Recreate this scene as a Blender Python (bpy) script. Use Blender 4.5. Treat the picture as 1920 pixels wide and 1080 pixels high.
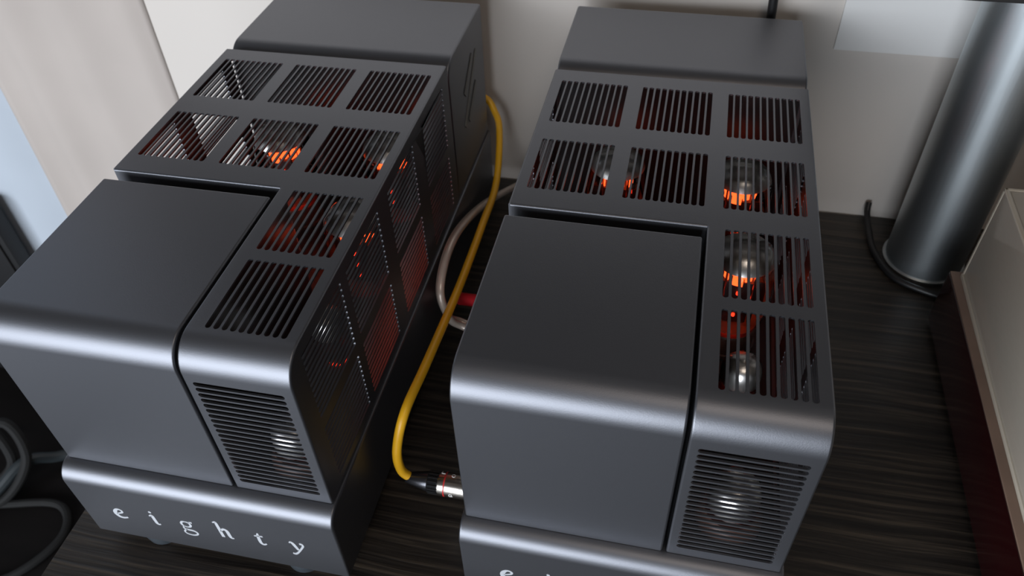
import bpy, bmesh, math, random
from mathutils import Vector, Matrix
from mathutils.geometry import tessellate_polygon

# ------------------------------------------------------------------ camera, world, lights
scene = bpy.context.scene
for o in list(bpy.data.objects):
    bpy.data.objects.remove(o)
COL = scene.collection

CAM = Vector((0.1029, -0.2565, 0.5658))
RIGHT = Vector((0.97647842, 0.21324488, -0.03188298))
UP = Vector((-0.12664161, 0.68690573, 0.71562729))
FWD = Vector((-0.17450446, 0.69475689, -0.69775429))
cam_data = bpy.data.cameras.new('camera')
cam_data.sensor_width = 36.0
cam_data.lens = 28.2073
cam_data.clip_start = 0.01
cam_data.dof.use_dof = True
cam_data.dof.focus_distance = 0.50
cam_data.dof.aperture_fstop = 13.0
cam = bpy.data.objects.new('camera', cam_data)
COL.objects.link(cam)
m = Matrix.Identity(4)
for i in range(3):
    m[i][0], m[i][1], m[i][2], m[i][3] = RIGHT[i], UP[i], -FWD[i], CAM[i]
cam.matrix_world = m
scene.camera = cam

world = bpy.data.worlds.new('world')
scene.world = world
world.use_nodes = True
bg = world.node_tree.nodes['Background']
bg.inputs[0].default_value = (0.95, 0.88, 0.84, 1)
bg.inputs[1].default_value = 0.05


def area_light(name, loc, target, sx, sy, power, color):
    d = bpy.data.lights.new(name, 'AREA')
    d.shape = 'RECTANGLE'
    d.size, d.size_y = sx, sy
    d.energy = power
    d.color = color
    o = bpy.data.objects.new(name, d)
    COL.objects.link(o)
    o.location = loc
    o.rotation_euler = (Vector(target) - Vector(loc)).to_track_quat('-Z', 'Y').to_euler()
    return o


# the room's window, behind and to the left of the photographer
area_light('window_daylight', (-0.95, -2.05, 0.30), (-0.05, 0.2, 0.15), 2.7, 1.5, 104, (0.86, 0.92, 1.0))
# warm overhead fill added to brighten the wall; no lamp known there
area_light('overhead_fill', (0.5, -0.9, 2.0), (0.2, 0.2, 0.0), 0.6, 0.6, 5.5, (1.0, 0.86, 0.74))

vs = scene.view_settings
vs.view_transform = 'Standard'
vs.look = 'None'
vs.exposure = 0.0
vs.gamma = 1.0
vs.use_curve_mapping = False


# ------------------------------------------------------------------ materials
def mat(name, color=(0.5, 0.5, 0.5), rough=0.5, metal=0.0, spec=0.5, emit=None, estr=0.0, bump=0.0, bscale=400,
        var=0.0, vscale=8.0, stretch=None, coat=0.0):
    mt = bpy.data.materials.new(name)
    mt.use_nodes = True
    nt = mt.node_tree
    p = nt.nodes['Principled BSDF']
    p.inputs['Base Color'].default_value = (*color, 1)
    p.inputs['Roughness'].default_value = rough
    p.inputs['Metallic'].default_value = metal
    p.inputs['Specular IOR Level'].default_value = spec
    p.inputs['Coat Weight'].default_value = coat
    if emit:
        p.inputs['Emission Color'].default_value = (*emit, 1)
        p.inputs['Emission Strength'].default_value = estr
    if bump or var:
        tc = nt.nodes.new('ShaderNodeTexCoord')
        src = tc.outputs['Object']
        if stretch:
            mp = nt.nodes.new('ShaderNodeMapping')
            mp.inputs['Scale'].default_value = stretch
            nt.links.new(src, mp.inputs['Vector'])
            src = mp.outputs['Vector']
    if bump:
        n = nt.nodes.new('ShaderNodeTexNoise')
        n.inputs['Scale'].default_value = bscale
        n.inputs['Detail'].default_value = 4
        nt.links.new(src, n.inputs['Vector'])
        b = nt.nodes.new('ShaderNodeBump')
        b.inputs['Strength'].default_value = bump
        b.inputs['Distance'].default_value = 0.001
        nt.links.new(n.outputs['Fac'], b.inputs['Height'])
        nt.links.new(b.outputs['Normal'], p.inputs['Normal'])
    if var:
        n = nt.nodes.new('ShaderNodeTexNoise')
        n.inputs['Scale'].default_value = vscale
        n.inputs['Detail'].default_value = 3
        nt.links.new(src, n.inputs['Vector'])
        r = nt.nodes.new('ShaderNodeValToRGB')
        r.color_ramp.elements[0].position = 0.3
        r.color_ramp.elements[1].position = 0.7
        r.color_ramp.elements[0].color = (*[c * (1 - var) for c in color], 1)
        r.color_ramp.elements[1].color = (*[min(1, c * (1 + var)) for c in color], 1)
        nt.links.new(n.outputs['Fac'], r.inputs['Fac'])
        nt.links.new(r.outputs['Color'], p.inputs['Base Color'])
    return mt


M = {}
M['paint'] = mat('satin_gunmetal_paint', (0.168, 0.173, 0.190), 0.43, 0.94, 0.5, bump=0.06, bscale=1500)
M['inner'] = mat('darkened_inner_face', (0.045, 0.044, 0.045), 0.33, 0.7, bump=0.05, bscale=900)  # inner cage faces coloured darker to deepen the shade behind the slots
M['letter'] = mat('pale_silver_print', (0.50, 0.52, 0.55), 0.45, 0.1)
M['emblem'] = mat('dark_embossed_emblem', (0.13, 0.13, 0.125), 0.4, 0.8)
M['foot'] = mat('grey_translucent_foot', (0.05, 0.06, 0.07), 0.3, 0.0, coat=0.3)
M['wall'] = mat('white_wall_paint', (0.60, 0.555, 0.51), 0.85, var=0.03, vscale=3, bump=0.05, bscale=200)
M['panel'] = mat('light_patch_white', (0.74, 0.73, 0.71), 0.6, var=0.02)  # paler than the wall, in place of light falling on it
M['curtain'] = mat('beige_curtain_cloth', (0.45, 0.40, 0.365), 0.9, var=0.06, vscale=5, bump=0.2, bscale=900)
M['sheer'] = mat('white_curtain_cloth', (0.43, 0.475, 0.53), 0.85, var=0.03, bump=0.2, bscale=900)
M['black_box'] = mat('black_vinyl', (0.004, 0.004, 0.0045), 0.5, bump=0.1, bscale=700)
M['floor'] = mat('shaded_floor_boards', (0.004, 0.003, 0.0028), 0.8, spec=0.15, var=0.3, vscale=3, stretch=(1, 14, 1))  # near-black base colour carries the shade beside the table
M['shelf'] = mat('black_shelf_board', (0.012, 0.011, 0.011), 0.45, var=0.2, vscale=10)
M['yellow'] = mat('yellow_cable_jacket', (0.80, 0.42, 0.012), 0.38, var=0.06, vscale=30)
M['white_cable'] = mat('clear_speaker_cable', (0.52, 0.44, 0.38), 0.28, 0.25, coat=0.5, var=0.1, vscale=60)
M['black_rubber'] = mat('black_rubber', (0.012, 0.012, 0.013), 0.4, bump=0.1, bscale=600)
M['grey_cable'] = mat('grey_cable_jacket', (0.012, 0.012, 0.012), 0.75, spec=0.25, var=0.1, vscale=20)  # jacket colour darkened for the shade on the floor
M['pale_cable'] = mat('pale_blue_cable_jacket', (0.025, 0.032, 0.036), 0.5, var=0.1, vscale=20)  # pale jacket, its colour also darkened for the floor's shade
M['nickel'] = mat('satin_nickel', (0.55, 0.51, 0.46), 0.25, 1.0, bump=0.05, bscale=500)
M['dark_metal'] = mat('dark_chrome', (0.10, 0.10, 0.11), 0.25, 0.9, bump=0.03)
M['red_plastic'] = mat('red_plastic', (0.62, 0.018, 0.03), 0.4, var=0.05)
M['steel'] = mat('brushed_steel_post', (0.50, 0.54, 0.56), 0.42, 1.0, bump=0.12, bscale=180, stretch=(1, 1, 0.03), var=0.1, vscale=40)
M['plinth'] = mat('glossy_mahogany', (0.016, 0.002, 0.0025), 0.15, coat=0.6, var=0.45, vscale=14, stretch=(1, 0.12, 1))
M['plinth_top'] = mat('brown_plinth_top', (0.23, 0.15, 0.11), 0.4, var=0.15, vscale=20)
M['socket'] = mat('brown_tube_socket', (0.075, 0.035, 0.025), 0.35, var=0.15, vscale=60)
M['plate'] = mat('grey_anode_plate', (0.06, 0.06, 0.065), 0.4, 0.7, var=0.1, vscale=60)
M['getter'] = mat('silver_getter_flash', (0.92, 0.91, 0.89), 0.34, 1.0, var=0.12, vscale=90)
M['heater'] = mat('glowing_heater', (0.4, 0.08, 0.02), 0.5, emit=(1.0, 0.085, 0.016), estr=3.0)
M['ember'] = mat('dull_red_heater', (0.3, 0.04, 0.02), 0.5, emit=(1.0, 0.035, 0.012), estr=2.4)
M['mica'] = mat('mica_spacer', (0.42, 0.38, 0.34), 0.3, 0.2, var=0.1, vscale=60)
M['mark_red'] = mat('red_ring_print', (0.55, 0.02, 0.02), 0.4)
M['mark_white'] = mat('white_print', (0.8, 0.8, 0.78), 0.4)


def clear_material(name, tint, gloss_rough, haze, haze_col):
    mt = bpy.data.materials.new(name)
    mt.use_nodes = True
    nt = mt.node_tree
    nt.nodes.clear()
    out = nt.nodes.new('ShaderNodeOutputMaterial')
    tr = nt.nodes.new('ShaderNodeBsdfTransparent')
    tr.inputs[0].default_value = (*tint, 1)
    gl = nt.nodes.new('ShaderNodeBsdfGlossy')
    gl.inputs['Roughness'].default_value = gloss_rough
    df = nt.nodes.new('ShaderNodeBsdfDiffuse')
    n = nt.nodes.new('ShaderNodeTexNoise')
    n.inputs['Scale'].default_value = 30
    r = nt.nodes.new('ShaderNodeValToRGB')
    r.color_ramp.elements[0].color = (*[c * 0.93 for c in haze_col], 1)
    r.color_ramp.elements[1].color = (*haze_col, 1)
    nt.links.new(n.outputs['Fac'], r.inputs['Fac'])
    nt.links.new(r.outputs['Color'], df.inputs[0])
    m1 = nt.nodes.new('ShaderNodeMixShader')
    m1.inputs[0].default_value = haze
    nt.links.new(tr.outputs[0], m1.inputs[1])
    nt.links.new(df.outputs[0], m1.inputs[2])
    fr = nt.nodes.new('ShaderNodeFresnel')
    fr.inputs[0].default_value = 1.45
    m2 = nt.nodes.new('ShaderNodeMixShader')
    nt.links.new(fr.outputs[0], m2.inputs[0])
    nt.links.new(m1.outputs[0], m2.inputs[1])
    nt.links.new(gl.outputs[0], m2.inputs[2])
    nt.links.new(m2.outputs[0], out.inputs[0])
    return mt


M['glass'] = clear_material('tube_glass', (0.97, 0.96, 0.95), 0.02, 0.0, (0.8, 0.8, 0.8))
M['acrylic'] = clear_material('hazy_clear_acrylic', (0.93, 0.91, 0.87), 0.08, 0.66, (0.66, 0.585, 0.485))  # beige haze colour also stands in for the reflected pale wall
M['acrylic_edge'] = clear_material('acrylic_edge', (0.9, 0.87, 0.8), 0.1, 0.85, (0.66, 0.59, 0.48))


def wood():
    mt = bpy.data.materials.new('dark_wenge_wood')
    mt.use_nodes = True
    nt = mt.node_tree
    p = nt.nodes['Principled BSDF']
    tc = nt.nodes.new('ShaderNodeTexCoord')
    mp = nt.nodes.new('ShaderNodeMapping')
    mp.inputs['Rotation'].default_value = (0, 0, math.radians(-1.5))
    mp.inputs['Scale'].default_value = (5.0, 190.0, 60.0)
    nt.links.new(tc.outputs['Object'], mp.inputs['Vector'])
    # slight waviness of the grain
    n0 = nt.nodes.new('ShaderNodeTexNoise')
    n0.inputs['Scale'].default_value = 5
    nt.links.new(tc.outputs['Object'], n0.inputs['Vector'])
    ad = nt.nodes.new('ShaderNodeVectorMath')
    ad.operation = 'MULTIPLY_ADD'
    ad.inputs[1].default_value = (0.0, 2.2, 0.0)
    nt.links.new(n0.outputs['Color'], ad.inputs[0])
    nt.links.new(mp.outputs['Vector'], ad.inputs[2])
    n = nt.nodes.new('ShaderNodeTexNoise')
    n.inputs['Scale'].default_value = 1.0
    n.inputs['Detail'].default_value = 5
    n.inputs['Roughness'].default_value = 0.62
    nt.links.new(ad.outputs[0], n.inputs['Vector'])
    r = nt.nodes.new('ShaderNodeValToRGB')
    e = r.color_ramp.elements
    e[0].position, e[0].color = 0.38, (0.008, 0.006, 0.005, 1)
    e[1].position, e[1].color = 0.76, (0.095, 0.073, 0.052, 1)
    k = e.new(0.52)
    k.color = (0.022, 0.017, 0.013, 1)
    nt.links.new(n.outputs['Fac'], r.inputs['Fac'])
    nt.links.new(r.outputs['Color'], p.inputs['Base Color'])
    p.inputs['Roughness'].default_value = 0.42
    b = nt.nodes.new('ShaderNodeBump')
    b.inputs['Strength'].default_value = 0.7
    b.inputs['Distance'].default_value = 0.0012
    nt.links.new(n.outputs['Fac'], b.inputs['Height'])
    nt.links.new(b.outputs['Normal'], p.inputs['Normal'])
    return mt


M['wood'] = wood()


# ------------------------------------------------------------------ helpers
def link(name, verts, faces, material, parent=None, smooth=True, angle=35, solid=None, solid_off=-1, wn=False):
    me = bpy.data.meshes.new(name)
    me.from_pydata([tuple(v) for v in verts], [], faces)
    bm = bmesh.new()
    bm.from_mesh(me)
    bmesh.ops.remove_doubles(bm, verts=bm.verts, dist=1e-6)
    bm.normal_update()
    if smooth:
        for f in bm.faces:
            f.smooth = True
        lim = math.radians(angle)
        for e in bm.edges:
            if len(e.link_faces) == 2:
                e.smooth = e.calc_face_angle(0) < lim
    bm.to_mesh(me)
    bm.free()
    me.materials.append(M[material])
    o = bpy.data.objects.new(name, me)
    COL.objects.link(o)
    if parent:
        o.parent = parent
    if solid:
        s = o.modifiers.new('thickness', 'SOLIDIFY')
        s.thickness = solid
        s.offset = solid_off
    if wn and solid:
        # bake the sheet thickness into the mesh so that its rims shade as crisp edges
        o.data.materials.append(M['inner'])
        s.material_offset = 1
        bpy.context.view_layer.update()
        ev = o.evaluated_get(bpy.context.evaluated_depsgraph_get())
        baked = bpy.data.meshes.new_from_object(ev)
        o.modifiers.clear()
        o.data = baked
        bm = bmesh.new()
        bm.from_mesh(baked)
        for e in bm.edges:
            e.smooth = len(e.link_faces) == 2 and e.calc_face_angle(0) < math.radians(angle)
        bm.to_mesh(baked)
        bm.free()
    if wn:
        w_ = o.modifiers.new('weighted_normals', 'WEIGHTED_NORMAL')
        w_.keep_sharp = True
        w_.weight = 100
    return o


def tag(o, label=None, cat=None, group=None, kind=None):
    if label:
        o['label'] = label
    if cat:
        o['category'] = cat
    if group:
        o['group'] = group
    if kind:
        o['kind'] = kind
    return o


def empty(name, loc=(0, 0, 0), rz=0.0):
    o = bpy.data.objects.new(name, None)
    o.empty_display_size = 0.02
    COL.objects.link(o)
    o.location = loc
    o.rotation_euler = (0, 0, rz)
    return o


class MB:
    def __init__(self):
        self.v, self.f = [], []

    def add(self, vs_, fs_):
        b = len(self.v)
        self.v += [Vector(p) for p in vs_]
        self.f += [tuple(b + i for i in f) for f in fs_]

    def box(self, a, b, bev=0.0):
        (x0, y0, z0), (x1, y1, z1) = a, b
        if bev <= 0:
            self.add([(x0, y0, z0), (x1, y0, z0), (x1, y1, z0), (x0, y1, z0), (x0, y0, z1), (x1, y0, z1), (x1, y1, z1), (x0, y1, z1)],
                     [(0, 3, 2, 1), (4, 5, 6, 7), (0, 1, 5, 4), (1, 2, 6, 5), (2, 3, 7, 6), (3, 0, 4, 7)])
            return
        bm = bmesh.new()
        bmesh.ops.create_cube(bm, size=1)
        for v in bm.verts:
            v.co = Vector(((x0 + x1) / 2 + v.co.x * (x1 - x0), (y0 + y1) / 2 + v.co.y * (y1 - y0), (z0 + z1) / 2 + v.co.z * (z1 - z0)))
        bmesh.ops.bevel(bm, geom=bm.edges[:], offset=bev, segments=2, profile=0.7, affect='EDGES')
        bm.verts.index_update()
        self.add([v.co.copy() for v in bm.verts], [tuple(v.index for v in f.verts) for f in bm.faces])
        bm.free()

    def lathe(self, prof, origin=(0, 0, 0), seg=28, axis='z'):
        o = Vector(origin)
        vs_, fs_ = [], []
        for (r, z) in prof:
            for k in range(seg):
                a = 2 * math.pi * k / seg
                p = (r * math.cos(a), r * math.sin(a), z)
                if axis == 'x':
                    p = (p[2], p[0], p[1])
                vs_.append(o + Vector(p))
        for i in range(len(prof) - 1):
            for k in range(seg):
                k2 = (k + 1) % seg
                fs_.append((i * seg + k, i * seg + k2, (i + 1) * seg + k2, (i + 1) * seg + k))
        self.add(vs_, fs_)

    def tube(self, pts, r, seg=12, sub=8, ends=True):
        pts = smooth_path(pts, sub)
        n = len(pts)
        up = Vector((0.03, 0.05, 1)).normalized()
        rings = []
        prev = None
        for i, p in enumerate(pts):
            t = (pts[min(i + 1, n - 1)] - pts[max(i - 1, 0)]).normalized()
            if prev is None:
                a = t.cross(up)
                if a.length < 1e-3:
                    a = t.cross(Vector((1, 0, 0)))
                a.normalize()
            else:
                a = (prev - t * prev.dot(t)).normalized()
            prev = a
            b = t.cross(a)
            rings.append([p + (a * math.cos(2 * math.pi * k / seg) + b * math.sin(2 * math.pi * k / seg)) * r for k in range(seg)])
        vs_ = [q for rg in rings for q in rg]
        fs_ = []
        for i in range(n - 1):
            for k in range(seg):
                k2 = (k + 1) % seg
                fs_.append((i * seg + k, i * seg + k2, (i + 1) * seg + k2, (i + 1) * seg + k))
        if ends:
            fs_.append(tuple(range(seg))[::-1])
            fs_.append(tuple((n - 1) * seg + k for k in range(seg)))
        self.add(vs_, fs_)

    def build(self, name, material, parent=None, **kw):
        return link(name, self.v, self.f, material, parent, **kw)


def smooth_path(pts, sub):
    P = [Vector(p) for p in pts]
    if len(P) < 3 or sub < 2:
        return P
    P = [P[0] * 2 - P[1]] + P + [P[-1] * 2 - P[-2]]
    out = []
    for i in range(1, len(P) - 2):
        p0, p1, p2, p3 = P[i - 1:i + 3]
        for s in range(sub):
            t = s / sub
            out.append(0.5 * ((2 * p1) + (p2 - p0) * t + (2 * p0 - 5 * p1 + 4 * p2 - p3) * t * t + (3 * p1 - p0 - 3 * p2 + p3) * t ** 3))
    out.append(P[-2])
    return out


def arc(cy, cz, r, a0, a1, n):
    return [(cy + r * math.cos(math.radians(a0 + (a1 - a0) * i / n)), cz + r * math.sin(math.radians(a0 + (a1 - a0) * i / n))) for i in range(n + 1)]


def inset_poly(pts, d):
    """inward offset of a clockwise/counter-clockwise convex outline (y,z)"""
    n = len(pts)
    area = sum(pts[i][0] * pts[(i + 1) % n][1] - pts[(i + 1) % n][0] * pts[i][1] for i in range(n))
    sg = 1 if area > 0 else -1
    out = []
    for i in range(n):
        p0, p1, p2 = Vector(pts[i - 1]), Vector(pts[i]), Vector(pts[(i + 1) % n])
        e1, e2 = (p1 - p0).normalized(), (p2 - p1).normalized()
        n1, n2 = Vector((-e1.y, e1.x)) * sg, Vector((-e2.y, e2.x)) * sg
        b = (n1 + n2)
        b = b / max(0.3, b.dot(n1)) if b.length > 1e-6 else n1
        out.append(tuple(p1 + b * d))
    return out


def bent_cover(x0, x1, prof, re=0.002):
    """solid folded cover: outline in (y,z) swept along x with softly rounded side edges"""
    mb = MB()
    n = len(prof)
    rows = []
    K = 3
    for k in range(K + 1):
        a = math.pi / 2 * k / K
        rows.append((x0 + re * (1 - math.sin(a)), inset_poly(prof, re * (1 - math.cos(a)))))
    rows = [(x0 + re * (1 - math.sin(math.pi / 2 * k / K)), inset_poly(prof, re * (1 - math.cos(math.pi / 2 * k / K)))) for k in range(K, -1, -1)]
    rows2 = [(x0 + x1 - x, pr) for x, pr in reversed(rows)]
    allr = rows + rows2
    vs_ = [(x, p[0], p[1]) for x, pr in allr for p in pr]
    fs_ = []
    for i in range(len(allr) - 1):
        for k in range(n):
            k2 = (k + 1) % n
            fs_.append((i * n + k, i * n + k2, (i + 1) * n + k2, (i + 1) * n + k))
    fs_.append(tuple(range(n)))
    fs_.append(tuple((len(allr) - 1) * n + k for k in range(n))[::-1])
    mb.add(vs_, fs_)
    return mb


def recalc(o):
    bm = bmesh.new()
    bm.from_mesh(o.data)
    bmesh.ops.recalc_face_normals(bm, faces=bm.faces)
    bm.to_mesh(o.data)
    bm.free()
    return o


def copy_tree(o, parent=None):
    c = o.copy()
    COL.objects.link(c)
    c.parent = parent
    for ch in list(o.children):
        copy_tree(ch, c)
    return c


# ------------------------------------------------------------------ the setting
WALL_Y = 0.488
FLOOR_Z = -0.50
mb = MB(); mb.box((-2.2, WALL_Y, FLOOR_Z), (1.6, WALL_Y + 0.1, 1.6))
tag(mb.build('wall_back', 'wall', smooth=False), 'off white plain wall behind the amplifiers', kind='structure')
mb = MB(); mb.box((-2.2, -2.6, FLOOR_Z - 0.05), (1.6, WALL_Y, FLOOR_Z))
tag(mb.build('floor', 'floor', smooth=False), 'dark floor seen beside the table', kind='structure')

# table
table = tag(empty('table', (0.3, 0.15, FLOOR_Z)), 'dark wenge wood table carrying both amplifiers', 'table')
def rel(mbx, o):
    l = Vector(o.location)
    mbx.v = [v - l for v in mbx.v]
    return mbx
mb = MB(); mb.box((-0.322, -0.24, -0.034), (1.1, WALL_Y - 0.002, 0.0), 0.0015)
rel(mb, table).build('tabletop', 'wood', table)
for x in (-0.27, 1.04):
    for y in (-0.19, 0.43):
        mb = MB(); mb.box((x - 0.025, y - 0.025, FLOOR_Z), (x + 0.025, y + 0.025, -0.034), 0.002)
        rel(mb, table).build('leg', 'wood', table)

# shelf over the back of the table, carried by the steel post
PX, PY, PR = 0.366, 0.424, 0.0365
SH_Y, SH_Z = 0.37, 0.2945
mb = MB(); mb.box((0.22, SH_Y, SH_Z), (1.1, WALL_Y - 0.001, SH_Z + 0.022), 0.0015)
tag(mb.build('wall_shelf', 'shelf'), 'black shelf board on top of the steel post', 'shelf')

# black slab added unseen high on the wall, so the covers mirror something dark
slab = tag(empty('unseen_dark_slab', (0.05, WALL_Y - 0.001, 0.47)), 'black slab added out of view above both amplifiers for their covers to mirror', 'unseen_dark_slab')
mb = MB(); mb.box((-0.62, -0.055, 0.0), (0.62, -0.022, 0.70), 0.004)
mb.build('slab_body', 'black_box', slab)
mb = MB(); mb.box((-0.61, -0.0558, 0.012), (0.61, -0.0552, 0.69))
mb.build('slab_face', 'black_rubber', slab)
mb = MB(); mb.box((-0.15, -0.022, 0.22), (0.15, -0.0005, 0.48), 0.002)
mb.build('wall_bracket', 'black_box', slab)

post = tag(empty('steel_post', (PX, PY, 0)), 'thick brushed steel round post standing on the table', 'post')
mb = MB(); mb.lathe([(0.0, 0.001), (PR, 0.001), (PR, SH_Z - 0.0005), (0, SH_Z - 0.0005)], seg=64)
mb.build('tube', 'steel', post)
mb = MB(); mb.lathe([(PR - 0.001, 0.0), (PR + 0.0025, 0.0), (PR + 0.0025, 0.003), (PR + 0.001, 0.0042), (PR - 0.001, 0.0042)], seg=64)
mb.build('base_ring', 'steel', post)

# thin white sheet standing in for a soft patch of light on the wall
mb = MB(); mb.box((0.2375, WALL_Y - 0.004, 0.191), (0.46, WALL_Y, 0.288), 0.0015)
tag(mb.build('wall_light_patch', 'panel'), 'white rectangle standing in for a patch of light on the wall left of the steel post', 'panel')


def curtain(name, x0, x1, y, z0, z1, folds, amp, material, seed):
    rnd = random.Random(seed)
    nx, nz = folds * 14, 10
    ph = [rnd.uniform(-0.6, 0.6) for _ in range(folds + 2)]
    vs_, fs_ = [], []
    for j in range(nz + 1):
        z = z0 + (z1 - z0) * j / nz
        for i in range(nx + 1):
            u = i / nx
            k = u * folds
            d = math.sin(k * 2 * math.pi + ph[int(k)] * (1 - abs(2 * (k % 1) - 1)))
            e = max(0.0, 1 - (1 - u) / 0.18) ** 2
            yy = y + amp * d * (0.85 + 0.15 * math.cos(z * 4 + k))
            vs_.append((x0 + (x1 - x0) * u + 0.003 * math.sin(z * 5 + i * 0.4), yy * (1 - e) + (WALL_Y - 0.0007) * e, z))
    for j in range(nz):
        for i in range(nx):
            a = j * (nx + 1) + i
            fs_.append((a, a + 1, a + nx + 2, a + nx + 1))
    return link(name, vs_, fs_, material, angle=80, solid=0.001, solid_off=0)


tag(curtain('beige_curtain', -0.735, -0.485, 0.481, FLOOR_Z + 0.005, 1.3, 3, 0.004, 'curtain', 3),
    'beige curtain hanging in soft folds against the wall', 'curtain')
tag(curtain('white_curtain', -1.45, -0.736, 0.4775, FLOOR_Z + 0.005, 1.3, 6, 0.006, 'sheer', 5),
    'bluish white curtain at the left edge beside the beige one', 'curtain')

# black speaker box on the floor at far left
spk = tag(empty('floor_speaker', (-0.985, 0.455, FLOOR_Z)), 'slim black box speaker against the white curtain at the left edge', 'speaker')
mb = MB(); mb.box((-0.155, -0.013, 0.0), (0.155, 0.012, 0.385), 0.003)
mb.build('cabinet', 'black_box', spk)
mb = MB(); mb.box((-0.145, -0.0165, 0.015), (0.145, -0.0125, 0.37), 0.0015)
mb.build('front_grille', 'black_rubber', spk)

# ------------------------------------------------------------------ the tube amplifier (local origin: front left of upper body, on the table)
TZ = 0.093            # height of the chassis top above the table
W, H = 0.200, 0.1406
SC, SG = 0.1279, 0.1302
D1, DC, D2, D3 = 0.1419, 0.1520, 0.3323, 0.4534
RF = 0.020
RE = 0.0015
TH = 0.0014
ROWS = [(0.0172, 0.0798), (0.0891, 0.1512), (0.1718, 0.2320), (0.2552, 0.3158)]
COLS = [(0.0086, 0.0616), (0.0735, 0.1274), (0.1395, 0.1924)]
ARM = (0.1414, 0.1922)
FRONT = (0.1357, 0.1932, 0.0088, 0.1142)
ZUP, ZLO = (0.072, 0.1302), (0.0087, 0.0612)


def grille(name, org, U, V, N, A, L, n, w, parent):
    """punched panel: n slots of width w across A, each L long with round ends"""
    org, U, V, N = Vector(org), Vector(U), Vector(V), Vector(N)
    p = (A - w) / (n - 1)
    b = p - w
    r = w / 2
    ts = [0, r * 0.08, r * 0.3, r * 0.62, r, L - r, L - r * 0.62, L - r * 0.3, L - r * 0.08, L]

    def flare(t):
        d = min(t, L - t)
        return 0.0 if d >= r else r - math.sqrt(max(0, r * r - (r - d) ** 2))
    mbx = MB()

    def strip(lo, hi, ts_):
        vs_ = []
        for t in ts_:
            for s in (lo(t), hi(t)):
                for dz in (0, -TH):
                    vs_.append(org + U * s + V * t + N * dz)
        fs_ = []
        for i in range(len(ts_) - 1):
            a, c = i * 4, i * 4 + 4
            fs_ += [(a, a + 2, c + 2, c), (a + 1, c + 1, c + 3, a + 3), (a, c, c + 1, a + 1), (a + 2, a + 3, c + 3, c + 2)]
        mbx.add(vs_, fs_)
    for i in range(n - 1):
        c = w + i * p + b / 2
        strip(lambda t: c - b / 2 - flare(t), lambda t: c + b / 2 + flare(t), ts)
    for half in (ts[:5], ts[5:]):
        strip(lambda t: 0.0, lambda t: flare(t), half)
        strip(lambda t: A - flare(t), lambda t: A, half)
    o = mbx.build(name, 'paint', parent, angle=40)
    recalc(o)
    return o


def plate_with_holes(name, outer, holes, X, sign, parent):
    """flat side plate at x = X, facing sign, outline and holes in (y, z)"""
    loops = [[Vector((y, z, 0)) for y, z in outer]] + [[Vector((y0, z0, 0)), Vector((y1, z0, 0)), Vector((y1, z1, 0)), Vector((y0, z1, 0))] for y0, y1, z0, z1 in holes]
    tris = tessellate_polygon(loops)
    flat = [p for l in loops for p in l]
    vs_ = [(X, p.x, p.y) for p in flat]
    fs_ = []
    for t in tris:
        a, b, c = (Vector(vs_[i]) for i in t)
        nrm = (b - a).cross(c - a)
        fs_.append(tuple(t) if nrm.x * sign > 0 else tuple(reversed(t)))
    return vs_, fs_


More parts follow.
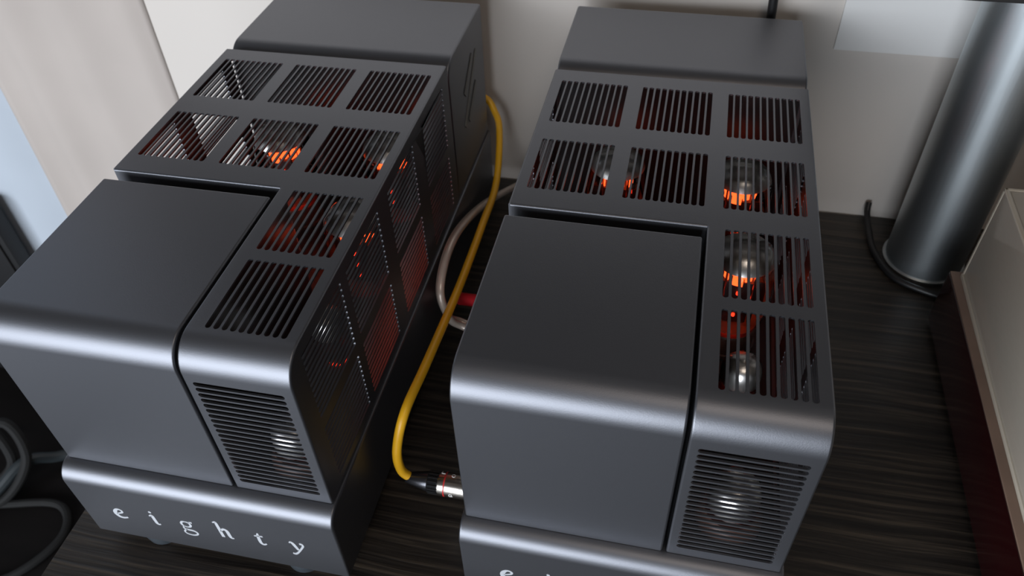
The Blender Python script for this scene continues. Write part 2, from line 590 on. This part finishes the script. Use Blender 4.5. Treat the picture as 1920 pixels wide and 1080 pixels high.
def make_amplifier():
    amp = empty('tube_amplifier')
    # chassis
    CZ = 0.0792
    pr_ = [(-0.0123, -CZ)] + arc(-0.0123 + 0.013, -0.013, 0.013, 180, 90, 8) + [(D3, 0.0), (D3, -CZ)]
    mbx = bent_cover(-0.0024, W + 0.0024, pr_, 0.0018)
    mbx.v = [v + Vector((0, 0, TZ)) for v in mbx.v]
    ch = recalc(mbx.build('chassis', 'paint', amp, angle=40, wn=True))
    for fx, fy in ((0.042, 0.004), (0.160, 0.004), (0.042, 0.40), (0.160, 0.40)):
        mbx = MB()
        mbx.lathe([(0, TZ - CZ), (0.015, TZ - CZ), (0.0155, 0.008), (0.0145, 0.001), (0.0125, 0), (0, 0)], (fx, fy, 0), seg=28)
        recalc(mbx.build('foot', 'foot', amp))
    # letters on the chassis front
    for g, x in zip('eighty', (0.0252, 0.0548, 0.0792, 0.1085, 0.1372, 0.1640)):
        letter(g, (x, -0.0123, 0.0405), 0.0122, amp)
    # front transformer cover
    pr_ = [(0.0, 0.0004)] + arc(RF, H - RF, RF, 180, 90, 12) + arc(D1 - 0.002, H - 0.002, 0.002, 90, 0, 3) + [(D1, 0.0004)]
    mbx = bent_cover(0.0, SC, pr_, 0.0015)
    mbx.v = [v + Vector((0, 0, TZ)) for v in mbx.v]
    recalc(mbx.build('front_transformer_cover', 'paint', amp, angle=40, wn=True))
    # rear transformer cover
    y0 = D2 + 0.0025
    pr_ = [(y0, 0.0004)] + arc(y0 + 0.019, H - 0.019, 0.019, 180, 90, 10) + arc(D3 - 0.005, H - 0.005, 0.005, 90, 0, 4) + [(D3, 0.0004)]
    mbx = bent_cover(0.0, W, pr_, 0.0018)
    mbx.v = [v + Vector((0, 0, TZ)) for v in mbx.v]
    rc = recalc(mbx.build('rear_transformer_cover', 'paint', amp, angle=40, wn=True))
    # faint emblem on the right flank of the rear cover
    yc, zc = (y0 + D3) / 2 + 0.004, TZ + 0.082
    mbx = MB()
    for (a, b, w_) in (((-0.020, 0.004), (0.012, 0.028), 0.0035), ((-0.012, -0.028), (0.020, -0.004), 0.0035), ((-0.026, -0.026), (0.026, 0.026), 0.0028)):
        d = Vector((b[0] - a[0], b[1] - a[1])).normalized()
        nn = Vector((-d.y, d.x)) * w_
        q = [(a[0] + nn.x, a[1] + nn.y), (a[0] - nn.x, a[1] - nn.y), (b[0] - nn.x, b[1] - nn.y), (b[0] + nn.x, b[1] + nn.y)]
        mbx.add([(W + 0.0002, yc + y, zc + z) for y, z in q] + [(W + 0.0008, yc + y, zc + z) for y, z in q],
                [(4, 5, 6, 7), (0, 3, 2, 1), (0, 1, 5, 4), (1, 2, 6, 5), (2, 3, 7, 6), (3, 0, 4, 7)])
    recalc(mbx.build('emblem', 'emblem', rc))

    # ---- perforated cage
    # profile of the sheet: list of (y, z, ny, nz, s)
    ys = sorted(set([DC + RE, D2] + [v for r in ROWS[2:] for v in r]), reverse=True)
    ys2 = sorted(set([DC + RE, RF] + [v for r in ROWS[:2] for v in r if v > RF]), reverse=True)
    prof = []
    for y in ys + ys2[1:]:
        prof.append((y, H, 0, 1))
    # keep the front row's opening a little short of the bend
    bend = [(RF + RF * math.cos(math.radians(a)), H - RF + RF * math.sin(math.radians(a)), math.cos(math.radians(a)), math.sin(math.radians(a)))
            for a in [90 + 90 * i / 14 for i in range(1, 15)]]
    prof += bend
    for z in (FRONT[3], FRONT[2], 0.0005):
        prof.append((0, z, -1, 0))
    xs = sorted(set([RE, SG + RE, W - RE, FRONT[0], FRONT[1], ARM[0], ARM[1]] + [v for c in COLS for v in c]))

    def is_hole(xm, ym, zm, front):
        if front:
            return FRONT[0] < xm < FRONT[1] and FRONT[2] < zm < FRONT[3]
        for i, (a, b) in enumerate(ROWS):
            a = max(a, RF)
            if a < ym < b:
                if i < 2:
                    return ARM[0] < xm < ARM[1]
                return any(c0 < xm < c1 for c0, c1 in COLS)
        return False
    vs_, fs_ = [], []
    for (y, z, ny, nz) in prof:
        for x in xs:
            vs_.append((x, y, z))
    nx = len(xs)
    for i in range(len(prof) - 1):
        a, b = prof[i], prof[i + 1]
        ym, zm = (a[0] + b[0]) / 2, (a[1] + b[1]) / 2
        flat_top = a[3] == 1 and b[3] == 1
        front = a[2] == -1 and b[2] == -1
        for k in range(nx - 1):
            xm = (xs[k] + xs[k + 1]) / 2
            if xm < SG + RE and ym < DC + RE:
                continue
            if (flat_top or front) and is_hole(xm, ym, zm, front):
                continue
            fs_.append((i * nx + k, (i + 1) * nx + k, (i + 1) * nx + k + 1, i * nx + k + 1))
    b0 = len(vs_)
    vs_ += [(SG, DC, H), (SG + RE, DC, H), (SG + RE, DC + RE, H), (SG, DC + RE, H)]
    fs_.append((b0, b0 + 1, b0 + 2, b0 + 3))
    # rounded edges: right edge all along, left edge on the rear part, inner lips beside the transformer cover

    def flange(base, edge_dir, drop=None):
        """base: list of (point, normal) along the edge; edge_dir outward; drop: extra length straight down the side"""
        b0 = len(vs_)
        K = 4
        rows_ = []
        for (p, nrm) in base:
            p, nrm = Vector(p), Vector(nrm)
            c = p - nrm * RE
            row = [c + nrm * RE * math.cos(math.pi / 2 * k / K) + Vector(edge_dir) * RE * math.sin(math.pi / 2 * k / K) for k in range(K + 1)]
            if drop:
                row.append(row[-1] - nrm * drop(p))
            rows_.append(row)
        m_ = len(rows_[0])
        for row in rows_:
            vs_.extend([tuple(q) for q in row])
        fl = []
        for i in range(len(rows_) - 1):
            for k in range(m_ - 1):
                fl.append((b0 + i * m_ + k, b0 + (i + 1) * m_ + k, b0 + (i + 1) * m_ + k + 1, b0 + i * m_ + k + 1))
        return fl
    fr = flange([((W - RE, y, z), (0, ny, nz)) for y, z, ny, nz in prof], (1, 0, 0))
    fs_ += fr
    rear = [pf for pf in prof if pf[0] >= DC + RE - 1e-6]
    fs_ += [tuple(reversed(f)) for f in flange([((RE, y, z), (0, ny, nz)) for y, z, ny, nz in rear], (-1, 0, 0))]
    fs_ += flange([((x, DC + RE, H), (0, 0, 1)) for x in xs if x <= SG + RE + 1e-6][::-1], (0, -1, 0), lambda p: H - RE - 0.001)
    armp = [pf for pf in prof if pf[0] <= DC + RE + 1e-6]
    fs_ += [tuple(reversed(f)) for f in flange([((SG + RE, y, z), (0, ny, nz)) for y, z, ny, nz in armp], (-1, 0, 0), lambda p: 0.004)]
    # flat wall beside the gap (x = SG)
    inner = [(DC, 0.0005), (DC, H - RE)] + [(max(pf[0] - pf[2] * RE, RE), pf[1] - pf[3] * RE) for pf in armp] + [(RE, 0.0005)]
    v2, f2 = plate_with_holes('x', inner, [], SG, -1, None)
    b0 = len(vs_); vs_ += v2; fs_ += [tuple(b0 + i for i in f) for f in f2]
    # right side plate
    outer = [(D2, 0.0005), (D2, H - RE)] + [(pf[0] - pf[2] * RE, pf[1] - pf[3] * RE) for pf in prof[1:-1]] + [(RE, 0.0005)]
    holes = [(a, b, z0, z1) for a, b in ROWS for z0, z1 in (ZUP, ZLO)]
    v2, f2 = plate_with_holes('x', outer, holes, W, 1, None)
    b0 = len(vs_); vs_ += v2; fs_ += [tuple(b0 + i for i in f) for f in f2]
    # left side plate
    outer = [(D2, 0.0005), (D2, H - RE), (DC + RE, H - RE), (DC + RE, 0.0005)]
    holes = [(a, b, z0, z1) for a, b in ROWS[2:] for z0, z1 in (ZUP, ZLO)]
    v2, f2 = plate_with_holes('x', outer, holes, 0.0, -1, None)
    b0 = len(vs_); vs_ += v2; fs_ += [tuple(b0 + i for i in f) for f in f2]
    vs2 = [(x, y, z + TZ) for x, y, z in vs_]
    cage = link('perforated_cage', vs2, fs_, 'paint', amp, angle=40, solid=TH, wn=True)
    # dark plate added under the tubes and at the rear to cut reflections
    mbx = MB()
    mbx.box((0.004, DC + 0.004, TZ + 0.0002), (W - 0.004, D2 - 0.002, TZ + 0.0016))
    mbx.box((SG + 0.004, 0.004, TZ + 0.0002), (W - 0.004, DC + 0.004, TZ + 0.0016))
    mbx.box((0.004, D2 + 0.0002, TZ + 0.0006), (W - 0.004, D2 + 0.0012, TZ + H - 0.006))
    mbx.build('darkening_plate', 'black_rubber', amp, smooth=False)

    # punched vent panels
    for i, (a, b) in enumerate(ROWS):
        a2 = max(a, RF) if i == 0 else a
        for c0, c1 in ([ARM] if i < 2 else COLS):
            grille('vent_grille', (c0, a2, H + TZ), (1, 0, 0), (0, 1, 0), (0, 0, 1), c1 - c0, b - a2, 10 if i < 2 else 11, 0.0036, cage)
        for (z0, z1), n in ((ZUP, 12), (ZLO, 11)):
            grille('vent_grille', (W, a, z0 + TZ), (0, 0, 1), (0, 1, 0), (1, 0, 0), z1 - z0, b - a, n, 0.0033, cage)
            if i > 1:
                grille('vent_grille', (0, a, z0 + TZ), (0, 0, 1), (0, 1, 0), (-1, 0, 0), z1 - z0, b - a, n, 0.0033, cage)
    grille('vent_grille', (FRONT[0], 0, FRONT[2] + TZ), (0, 0, 1), (1, 0, 0), (0, -1, 0), FRONT[3] - FRONT[2], FRONT[1] - FRONT[0], 21, 0.0037, cage)

    # ---- tubes
    for x, y in ((0.0605, 0.281), (0.1590, 0.281), (0.0605, 0.187), (0.1615, 0.187)):
        power_tube(x, y, amp)
    small_tube(0.1655, 0.108, 0.0135, 0.070, amp)
    small_tube(0.1670, 0.031, 0.0165, 0.046, amp)
    return amp


def power_tube(x, y, amp):
    z = TZ
    o3 = (x, y, z)
    mbx = MB()
    mbx.lathe([(0.0165, 0.018), (0.018, 0.024), (0.0235, 0.036), (0.0250, 0.046), (0.0250, 0.074), (0.0240, 0.084), (0.0205, 0.0935), (0.014, 0.0995), (0.006, 0.1020), (0, 0.1023)], o3, seg=36)
    glass = mbx.build('vacuum_tube', 'glass', amp, angle=60)
    mbx = MB()
    mbx.lathe([(0.0, 0.0), (0.021, 0.0), (0.021, 0.004), (0.0195, 0.0045), (0.0195, 0.021), (0.0185, 0.0225), (0.0165, 0.0225), (0, 0.0225)], o3, seg=32)
    mbx.build('tube_base', 'socket', glass)
    mbx = MB()
    mbx.lathe([(0.0222, 0.0885), (0.0202, 0.0932), (0.0139, 0.0990), (0.006, 0.1014), (0, 0.1017)], o3, seg=36)
    mbx.build('getter_cap', 'getter', glass, angle=60)
    mbx = MB()
    # anode: flattened box with fins
    mbx.box((x - 0.0125, y - 0.0075, z + 0.030), (x + 0.0125, y + 0.0075, z + 0.070), 0.002)
    for s in (-1, 1):
        mbx.box((x + s * 0.0125 - 0.0004, y - 0.011, z + 0.032), (x + s * 0.0125 + 0.0004, y + 0.011, z + 0.068))
        mbx.box((x + s * 0.0166 - 0.0033, y - 0.0005, z + 0.034), (x + s * 0.0166 + 0.0033, y + 0.0005, z + 0.066))
    mbx.build('anode', 'plate', glass)
    for zz in (0.0280, 0.0885):
        mbx = MB()
        mbx.lathe([(0, zz), (0.0195, zz), (0.0195, zz + 0.0006), (0, zz + 0.0006)], o3, seg=24)
        mbx.build('mica_spacer', 'mica', glass)
    mbx = MB()
    for k in range(9):
        a0 = 2 * math.pi * (k + 0.08) / 9
        a1 = 2 * math.pi * (k + (0.80, 0.62, 0.90, 0.7)[k % 4]) / 9
        zb, zt = 0.0715 + (0.0, 0.003, 0.001)[k % 3], 0.0868 - (0.0, 0.0022, 0.0045, 0.001)[(k * 3) % 4]
        rr = 0.0135 - (0.0, 0.0015, 0.0006)[k % 3]
        vs_ = []
        for t in range(5):
            aa = a0 + (a1 - a0) * t / 4
            for r_ in (rr, rr - 0.0012):
                for zz in (zb, zt):
                    vs_.append((x + r_ * math.cos(aa), y + r_ * math.sin(aa), z + zz))
        fs_ = [(0, 1, 3, 2), (16, 18, 19, 17)]
        for t in range(4):
            p_, q_ = 4 * t, 4 * t + 4
            fs_ += [(p_, q_, q_ + 1, p_ + 1), (p_ + 2, p_ + 3, q_ + 3, q_ + 2), (p_ + 1, q_ + 1, q_ + 3, p_ + 3), (p_, p_ + 2, q_ + 2, q_)]
        mbx.add(vs_, fs_)
    mbx.lathe([(0.0, 0.0715), (0.006, 0.0715), (0.006, 0.084), (0.0, 0.084)], o3, seg=16)
    mbx.build('heater', 'heater', glass)
    mbx = MB()
    mbx.lathe([(0.0, 0.0235), (0.0105, 0.0235), (0.0115, 0.0272), (0.0, 0.0274)], o3, seg=20)
    # the dull red slits down the front and side of the anode
    for zz in (0.036, 0.047, 0.058):
        for dx, dy in ((0, -0.0085), (0.0132, 0.004)):
            mbx.lathe([(0, zz), (0.0013, zz + 0.0012), (0.0013, zz + 0.003), (0, zz + 0.0042)], (x + dx, y + dy, z), seg=8)
    mbx.build('lower_heater', 'ember', glass)
    mbx = MB()
    for s in (-1, 1):
        mbx.tube([(x + s * 0.010, y + 0.009, z + 0.024), (x + s * 0.010, y + 0.009, z + 0.089)], 0.0009, seg=8)
        mbx.tube([(x + s * 0.010, y - 0.009, z + 0.024), (x + s * 0.010, y - 0.009, z + 0.089)], 0.0009, seg=8)
    mbx.tube([(x + 0.011 * math.cos(a * math.pi / 8), y + 0.011 * math.sin(a * math.pi / 8) - 0.002, z + 0.0925) for a in range(0, 17)], 0.0009, seg=8, sub=2)
    mbx.build('support_rods', 'nickel', glass)


def small_tube(x, y, r, h, amp):
    o3 = (x, y, TZ)
    mbx = MB()
    mbx.lathe([(r, 0.012), (r, h - r * 0.9), (r * 0.93, h - r * 0.5), (r * 0.7, h - r * 0.2), (r * 0.35, h - r * 0.05), (r * 0.16, h + 0.001), (0, h + 0.003)], o3, seg=28)
    glass = mbx.build('signal_tube', 'glass', amp, angle=60)
    mbx = MB()
    mbx.lathe([(0, 0), (r + 0.0045, 0), (r + 0.0045, 0.008), (r + 0.002, 0.012), (r + 0.0008, 0.0165), (0, 0.0165)], o3, seg=28)
    mbx.build('tube_socket', 'socket', glass)
    mbx = MB()
    mbx.lathe([(r * 0.97, h - r * 1.5), (r * 0.97, h - r * 0.92), (r * 0.90, h - r * 0.52), (r * 0.67, h - r * 0.23), (r * 0.3, h - r * 0.09), (0, h - r * 0.06)], o3, seg=28)
    mbx.build('getter_cap', 'getter', glass, angle=60)
    mbx = MB()
    mbx.box((x - r * 0.5, y - r * 0.4, TZ + 0.018), (x + r * 0.5, y + r * 0.4, TZ + max(0.026, h - r * 1.8)), 0.001)
    mbx.build('anode', 'plate', glass)
    mbx = MB()
    mbx.lathe([(0, 0.0166), (r * 0.5, 0.0166), (r * 0.5, 0.0184), (0, 0.0184)], o3, seg=16)
    mbx.build('heater', 'ember', glass)


LETTERS = {
    # strokes: list of (x, z, half width); x-height = 1
    'e': [[(0.16, 0.44, .035), (0.42, 0.52, .04), (0.66, 0.66, .05), (0.70, 0.84, .06), (0.52, 0.97, .05), (0.30, 0.90, .07), (0.12, 0.66, .11), (0.08, 0.38, .12), (0.20, 0.12, .10), (0.42, 0.03, .07), (0.66, 0.06, .05), (0.90, 0.16, .04)]],
    'i': [[(0.02, 0.86, .03), (0.14, 0.96, .05), (0.27, 0.94, .09), (0.29, 0.66, .095), (0.30, 0.34, .095), (0.33, 0.10, .09), (0.44, 0.02, .05), (0.58, 0.08, .03)], 'dot', (0.27, 1.36, 0.10)],
    'g': [[(0.44, 1.00, .03), (0.20, 0.94, .05), (0.08, 0.72, .065), (0.16, 0.48, .05), (0.42, 0.40, .03), (0.66, 0.48, .05), (0.76, 0.72, .065), (0.66, 0.94, .05), (0.44, 1.00, .03)],
          [(0.66, 0.92, .03), (0.80, 1.00, .04), (0.98, 1.00, .05)],
          [(0.24, 0.44, .03), (0.08, 0.30, .04), (0.14, 0.12, .055), (0.42, 0.06, .06), (0.76, 0.02, .06), (0.96, -0.16, .055), (0.86, -0.40, .045), (0.48, -0.54, .04), (0.10, -0.46, .045), (-0.02, -0.24, .045), (0.12, -0.02, .04), (0.28, 0.08, .03)]],
    'h': [[(-0.08, 1.58, .03), (0.06, 1.64, .05), (0.17, 1.62, .08), (0.19, 1.1, .09), (0.20, 0.5, .09), (0.22, 0.0, .09)],
          [(0.22, 0.62, .04), (0.36, 0.86, .06), (0.56, 0.96, .08), (0.72, 0.84, .095), (0.75, 0.55, .10), (0.77, 0.20, .095), (0.84, 0.04, .06), (1.02, 0.05, .03)]],
    't': [[(0.38, 1.30, .03), (0.32, 1.05, .07), (0.29, 0.60, .09), (0.30, 0.22, .09), (0.40, 0.04, .075), (0.56, 0.04, .05), (0.72, 0.16, .03)],
          [(0.02, 0.90, .035), (0.30, 0.94, .045), (0.66, 0.96, .04)]],
    'y': [[(-0.02, 0.86, .03), (0.10, 0.96, .06), (0.24, 0.84, .09), (0.36, 0.50, .09), (0.48, 0.14, .07)],
          [(0.72, 0.90, .05), (0.88, 0.92, .07), (0.94, 0.74, .06), (0.80, 0.46, .05), (0.58, 0.12, .05), (0.34, -0.22, .05), (0.12, -0.40, .06), (-0.06, -0.36, .06)]],
}


def letter(g, loc, s, parent):
    mbx = MB()
    X, Y, Z = loc
    items = LETTERS[g]
    i = 0

    def P(x, z, d):
        return (X + s * 0.86 * x, Y - d, Z + s * z)
    while i < len(items):
        it = items[i]
        if it == 'dot':
            cx, cz, r = items[i + 1]
            n = 16
            ring = [P(cx + r * 1.15 * math.cos(2 * math.pi * k / n), cz + r * math.sin(2 * math.pi * k / n), 0.00025) for k in range(n)]
            low = [P(cx + r * 1.15 * math.cos(2 * math.pi * k / n), cz + r * math.sin(2 * math.pi * k / n), -0.0001) for k in range(n)]
            mbx.add(ring + low, [tuple(range(n))] + [(k, (k + 1) % n, n + (k + 1) % n, n + k) for k in range(n)])
            i += 2
            continue
        path = smooth_path([(p[0], p[1], p[2]) for p in it], 5)
        vs_, fs_ = [], []
        for k, p in enumerate(path):
            a, b = path[max(0, k - 1)], path[min(len(path) - 1, k + 1)]
            d = Vector((b.x - a.x, b.y - a.y)).normalized()
            nn = Vector((-d.y, d.x)) * (p.z * 1.3 + 0.008)
            for sd in (1, -1):
                vs_.append(P(p.x + nn.x * sd, p.y + nn.y * sd, 0.00025))
                vs_.append(P(p.x + nn.x * sd, p.y + nn.y * sd, -0.0001))
        for k in range(len(path) - 1):
            a, c = 4 * k, 4 * k + 4
            fs_ += [(a, a + 2, c + 2, c), (a, c, c + 1, a + 1), (a + 2, a + 3, c + 3, c + 2)]
        mbx.add(vs_, fs_)
        i += 1
    return mbx.build('letter', 'letter', parent, smooth=False)


amp_r = make_amplifier()
tag(amp_r, 'dark grey tube amplifier standing between the yellow cable and the steel post', 'amplifier', 'matching tube amplifiers')
amp_l = copy_tree(amp_r)
amp_l.location = (-0.2889, -0.0103, 0)
amp_l.rotation_euler = (0, 0, math.radians(0.2997))
tag(amp_l, 'dark grey tube amplifier nearest the curtains, its whole word eighty in view', 'amplifier', 'matching tube amplifiers')

# ------------------------------------------------------------------ cables between the amplifiers
yc = tag(empty('yellow_cable', (-0.062, 0.05, 0.0)), 'yellow signal cable with metal plug hanging between the two amplifiers', 'cable')
mb = MB()
mb.tube([(-0.16, 0.470, 0.10), (-0.105, 0.468, 0.118), (-0.086, 0.458, 0.105), (-0.0775, 0.437, 0.092), (-0.070, 0.384, 0.069), (-0.066, 0.312, 0.0755), (-0.062, 0.212, 0.0867),
         (-0.060, 0.115, 0.1008), (-0.062, 0.068, 0.1012), (-0.0672, 0.0537, 0.074), (-0.067, 0.0515, 0.050), (-0.060, 0.0512, 0.0405)], 0.0036, seg=14, sub=10)
rel(mb, yc).build('jacket', 'yellow', yc)
o3 = (-0.0635, 0.0513, 0.040)
mb = MB(); mb.lathe([(0, 0), (0.0038, 0), (0.0045, 0.002), (0.0072, 0.015), (0.0074, 0.0175), (0, 0.0175)], o3, seg=28, axis='x')
rel(mb, yc).build('strain_relief', 'dark_metal', yc)
mb = MB()
prof_ = [(0.0, 0.0176), (0.0082, 0.0176)]
for i in range(6):
    prof_ += [(0.0086, 0.0180 + i * 0.0013), (0.0080, 0.0187 + i * 0.0013)]
prof_ += [(0.0082, 0.0260), (0, 0.0260)]
mb.lathe(prof_, o3, seg=28, axis='x')
for k in range(18):
    a = 2 * math.pi * k / 18
    c = Vector(o3) + Vector((0.022, 0.0084 * math.cos(a), 0.0084 * math.sin(a)))
    mb.box(c - Vector((0.0035, 0.0005, 0.0005)), c + Vector((0.0035, 0.0005, 0.0005)))
rel(mb, yc).build('knurled_ring', 'black_rubber', yc)
mb = MB(); mb.lathe([(0, 0.0261), (0.0088, 0.0261), (0.0091, 0.027), (0.0091, 0.060), (0, 0.060)], o3, seg=32, axis='x')
shell = rel(mb, yc).build('plug_shell', 'nickel', yc)
mb = MB(); mb.lathe([(0.0091, 0.0308), (0.00925, 0.0308), (0.00925, 0.0318), (0.0091, 0.0318)], o3, seg=32, axis='x')
rel(mb, yc).build('red_ring', 'mark_red', shell)

def wrap(u, deg):
    a = math.radians(deg)
    return Vector(o3) + Vector((u, 0.00925 * math.cos(a), 0.00925 * math.sin(a)))
def mark(name, paths):
    mbm = MB()
    for path in paths:
        mbm.tube([wrap(*p) for p in path], 0.00025, seg=6, sub=3)
    rel(mbm, yc).build(name, 'mark_white', shell)
mark('printed_mark', [[(0.0278, 50), (0.0278, 62), (0.0278, 68)], [(0.0278, 68), (0.0292, 68), (0.0306, 68)]])
mark('printed_mark', [[(0.0372 + 0.0013 * math.cos(k * math.pi / 5), 72 + 9 * math.sin(k * math.pi / 5)) for k in range(11)]])
mark('printed_mark', [[(0.0368 + 0.0011 * math.cos(k * math.pi / 5), 178 + 8 * math.sin(k * math.pi / 5)) for k in range(11)], [(0.0379, 168), (0.0380, 178), (0.0384, 187)]])

wc = tag(empty('speaker_cable', (-0.06, 0.21, 0.0)), 'clear beige twin speaker cable looping behind the yellow cable', 'cable')
wp = [(-0.030, 0.470, 0.028), (-0.060, 0.424, 0.0373), (-0.078, 0.3474, 0.0656), (-0.076, 0.2518, 0.1052), (-0.0745, 0.2019, 0.0945), (-0.068, 0.196, 0.066), (-0.058, 0.201, 0.051), (-0.030, 0.196, 0.047), (-0.0026, 0.192, 0.045)]
for k in (0, 1):
    mb = MB()
    mb.tube([(x - 0.0030 * k * math.sin(min(1, i / 3) * 1.57) * (i < 7), y + 0.0062 * k, z - 0.0045 * k * (1 if i < 6 else 0.3)) for i, (x, y, z) in enumerate(wp)], 0.0034, seg=12, sub=10)
    rel(mb, wc).build('strand', 'white_cable', wc)

rp = tag(empty('red_plug', (-0.05, 0.235, 0.05)), 'red plug in the side of the right amplifier, beside the beige speaker cable', 'plug')
mb = MB(); mb.lathe([(0, 0.0), (0.0048, 0.0), (0.0058, 0.002), (0.0058, 0.020), (0.0066, 0.022), (0.0066, 0.046), (0, 0.0470)], (-0.022, 0, 0), seg=24, axis='x')
mb.build('plug_body', 'red_plastic', rp)
mb = MB(); mb.lathe([(0, -0.006), (0.0028, -0.006), (0.0034, 0.0), (0, 0.0)], (-0.022, 0, 0), seg=20, axis='x')
mb.build('strain_relief', 'nickel', rp)
mb = MB(); mb.lathe([(0, 0.0), (0.0032, 0.0), (0.0032, 0.0026), (0, 0.0026)], (0.0250, 0, 0), seg=20, axis='x')
mb.build('contact', 'nickel', rp)

mb = MB(); mb.tube([(-0.004, 0.33, 0.045), (-0.030, 0.335, 0.048), (-0.05, 0.36, 0.035), (-0.055, 0.40, 0.012), (-0.045, 0.45, 0.0065), (0.0, 0.474, 0.0065)], 0.006, sub=8)
tag(mb.build('power_cord', 'black_rubber'), 'thick black cord in the dark gap between the amplifiers', 'cable')

# cord standing up behind the right amplifier
mb = MB(); mb.tube([(0.175, 0.4544, 0.06), (0.178, 0.470, 0.10), (0.176, 0.474, 0.18), (0.174, 0.474, 0.24), (0.170, 0.476, 0.2935)], 0.0042, sub=8)
tag(mb.build('power_cord', 'black_rubber'), 'black cord rising behind the rear cover of the right amplifier', 'cable')

# cord around the foot of the post
mb = MB(); mb.tube([(0.3145, 0.4845, 0.020), (0.3140, 0.476, 0.012), (0.3155, 0.458, 0.006), (0.3185, 0.424, 0.0034), (0.3325, 0.389, 0.0034), (0.357, 0.3735, 0.0034), (0.385, 0.366, 0.0034), (0.44, 0.36, 0.0034)], 0.0032, sub=8)
tag(mb.build('thin_cord', 'black_rubber'), 'thin black cord curving round the foot of the steel post', 'cable')

# ------------------------------------------------------------------ turntable with hazy dust cover at the right
TX0, TX1, TY0, TY1, PZ = 0.357, 0.79, -0.02, 0.335, 0.0655
tt = tag(empty('turntable', ((TX0 + TX1) / 2, (TY0 + TY1) / 2, 0)), 'dark red glossy turntable under a hazy clear dust cover at the right', 'turntable')
mb = MB(); mb.box((TX0, TY0, 0.006), (TX1, TY1, PZ - 0.002), 0.002)
rel(mb, tt).build('plinth', 'plinth', tt)
mb = MB(); mb.box((TX0 + 0.0008, TY0 + 0.0008, PZ - 0.0022), (TX1 - 0.0008, TY1 - 0.0008, PZ), 0.0006)
rel(mb, tt).build('top_board', 'plinth_top', tt)
for x in (TX0 + 0.04, TX1 - 0.04):
    for y in (TY0 + 0.04, TY1 - 0.04):
        mb = MB(); mb.lathe([(0, 0), (0.018, 0), (0.018, 0.0065), (0, 0.0065)], (x, y, 0), seg=20)
        rel(mb, tt).build('foot', 'black_rubber', tt)
c0, c1 = (TX0 + 0.0085, TY0 + 0.0085), (TX1 - 0.0085, TY1 - 0.0075)
CT = 0.163
mb = MB()
t_ = 0.0035
mb.box((c0[0], c0[1], PZ + 0.0045), (c0[0] + t_, c1[1], CT), 0.0008)
mb.box((c1[0] - t_, c0[1], PZ + 0.0045), (c1[0], c1[1], CT), 0.0008)
mb.box((c0[0] + t_, c1[1] - t_, PZ + 0.0045), (c1[0] - t_, c1[1], CT), 0.0008)
mb.box((c0[0] + t_, c0[1], PZ + 0.0045), (c1[0] - t_, c0[1] + t_, CT), 0.0008)
mb.box((c0[0] + t_, c0[1] + t_, CT - t_), (c1[0] - t_, c1[1] - t_, CT), 0.0008)
dc = rel(mb, tt).build('dust_cover', 'acrylic', tt)
mb = MB()
e_ = 0.0045
for (a, b) in (((c0[0] - 0.001, c0[1]), (c0[0] + e_, c1[1])), ((c1[0] - e_, c0[1]), (c1[0], c1[1])), ((c0[0], c1[1] - e_), (c1[0], c1[1] + 0.001)), ((c0[0], c0[1]), (c1[0], c0[1] + e_))):
    mb.box((a[0], a[1], PZ), (b[0], b[1], PZ + 0.0045), 0.0008)
rel(mb, tt).build('cover_rim', 'acrylic_edge', dc)
mb = MB()
for (a, b) in (((c0[0], c0[1]), (c0[0] + 0.0025, c1[1])), ((c0[0], c1[1] - 0.0025), (c1[0], c1[1]))):
    mb.box((a[0] - 0.0003, a[1], CT - 0.002), (b[0], b[1] + 0.0003, CT + 0.0004), 0.0006)
mb.box((c0[0] - 0.0003, c1[1] - 0.0025, PZ + 0.0046), (c0[0] + 0.0022, c1[1] + 0.0003, CT - 0.002), 0.0006)
rel(mb, tt).build('polished_edge', 'acrylic_edge', dc)
mb = MB()
mb.lathe([(0, 0), (0.15, 0), (0.15, 0.014), (0.146, 0.017), (0, 0.017)], ((TX0 + TX1) / 2 - 0.03, (TY0 + TY1) / 2, PZ + 0.001), seg=64)
rel(mb, tt).build('platter', 'dark_metal', tt)

# ------------------------------------------------------------------ tangle of cables on the floor at lower left
rnd = random.Random(11)
specs = [('grey_cable', 'grey cable lying in an upright loop on the dark floor', 0.0075, [(-0.93, 0.20, -0.46), (-0.86, 0.245, -0.40), (-0.81, 0.27, -0.38), (-0.79, 0.25, -0.44), (-0.82, 0.20, -0.485), (-0.90, 0.17, -0.492)]),
         ('pale_cable', 'pale bluish cable crossing the tangle on the floor', 0.0085, [(-0.90, 0.10, -0.49), (-0.83, 0.19, -0.47), (-0.80, 0.25, -0.45), (-0.78, 0.285, -0.48), (-0.74, 0.32, -0.4915)]),
         ('grey_cable', 'grey cable nearest the table edge in a wide flat curve', 0.006, [(-0.95, 0.16, -0.494), (-0.82, 0.20, -0.494), (-0.735, 0.215, -0.494), (-0.70, 0.17, -0.494), (-0.735, 0.10, -0.494), (-0.82, 0.06, -0.494)]),
         ('grey_cable', 'grey cable bunched against the black floor speaker', 0.0075, [(-0.97, 0.24, -0.49), (-0.90, 0.265, -0.43), (-0.85, 0.27, -0.40), (-0.825, 0.25, -0.46), (-0.86, 0.21, -0.492)])]
for matn, lab, r, pts in specs:
    mb = MB(); mb.tube(pts, r, seg=10, sub=8)
    tag(mb.build('floor_cable', matn), lab, 'cable', 'cables tangled on the floor')
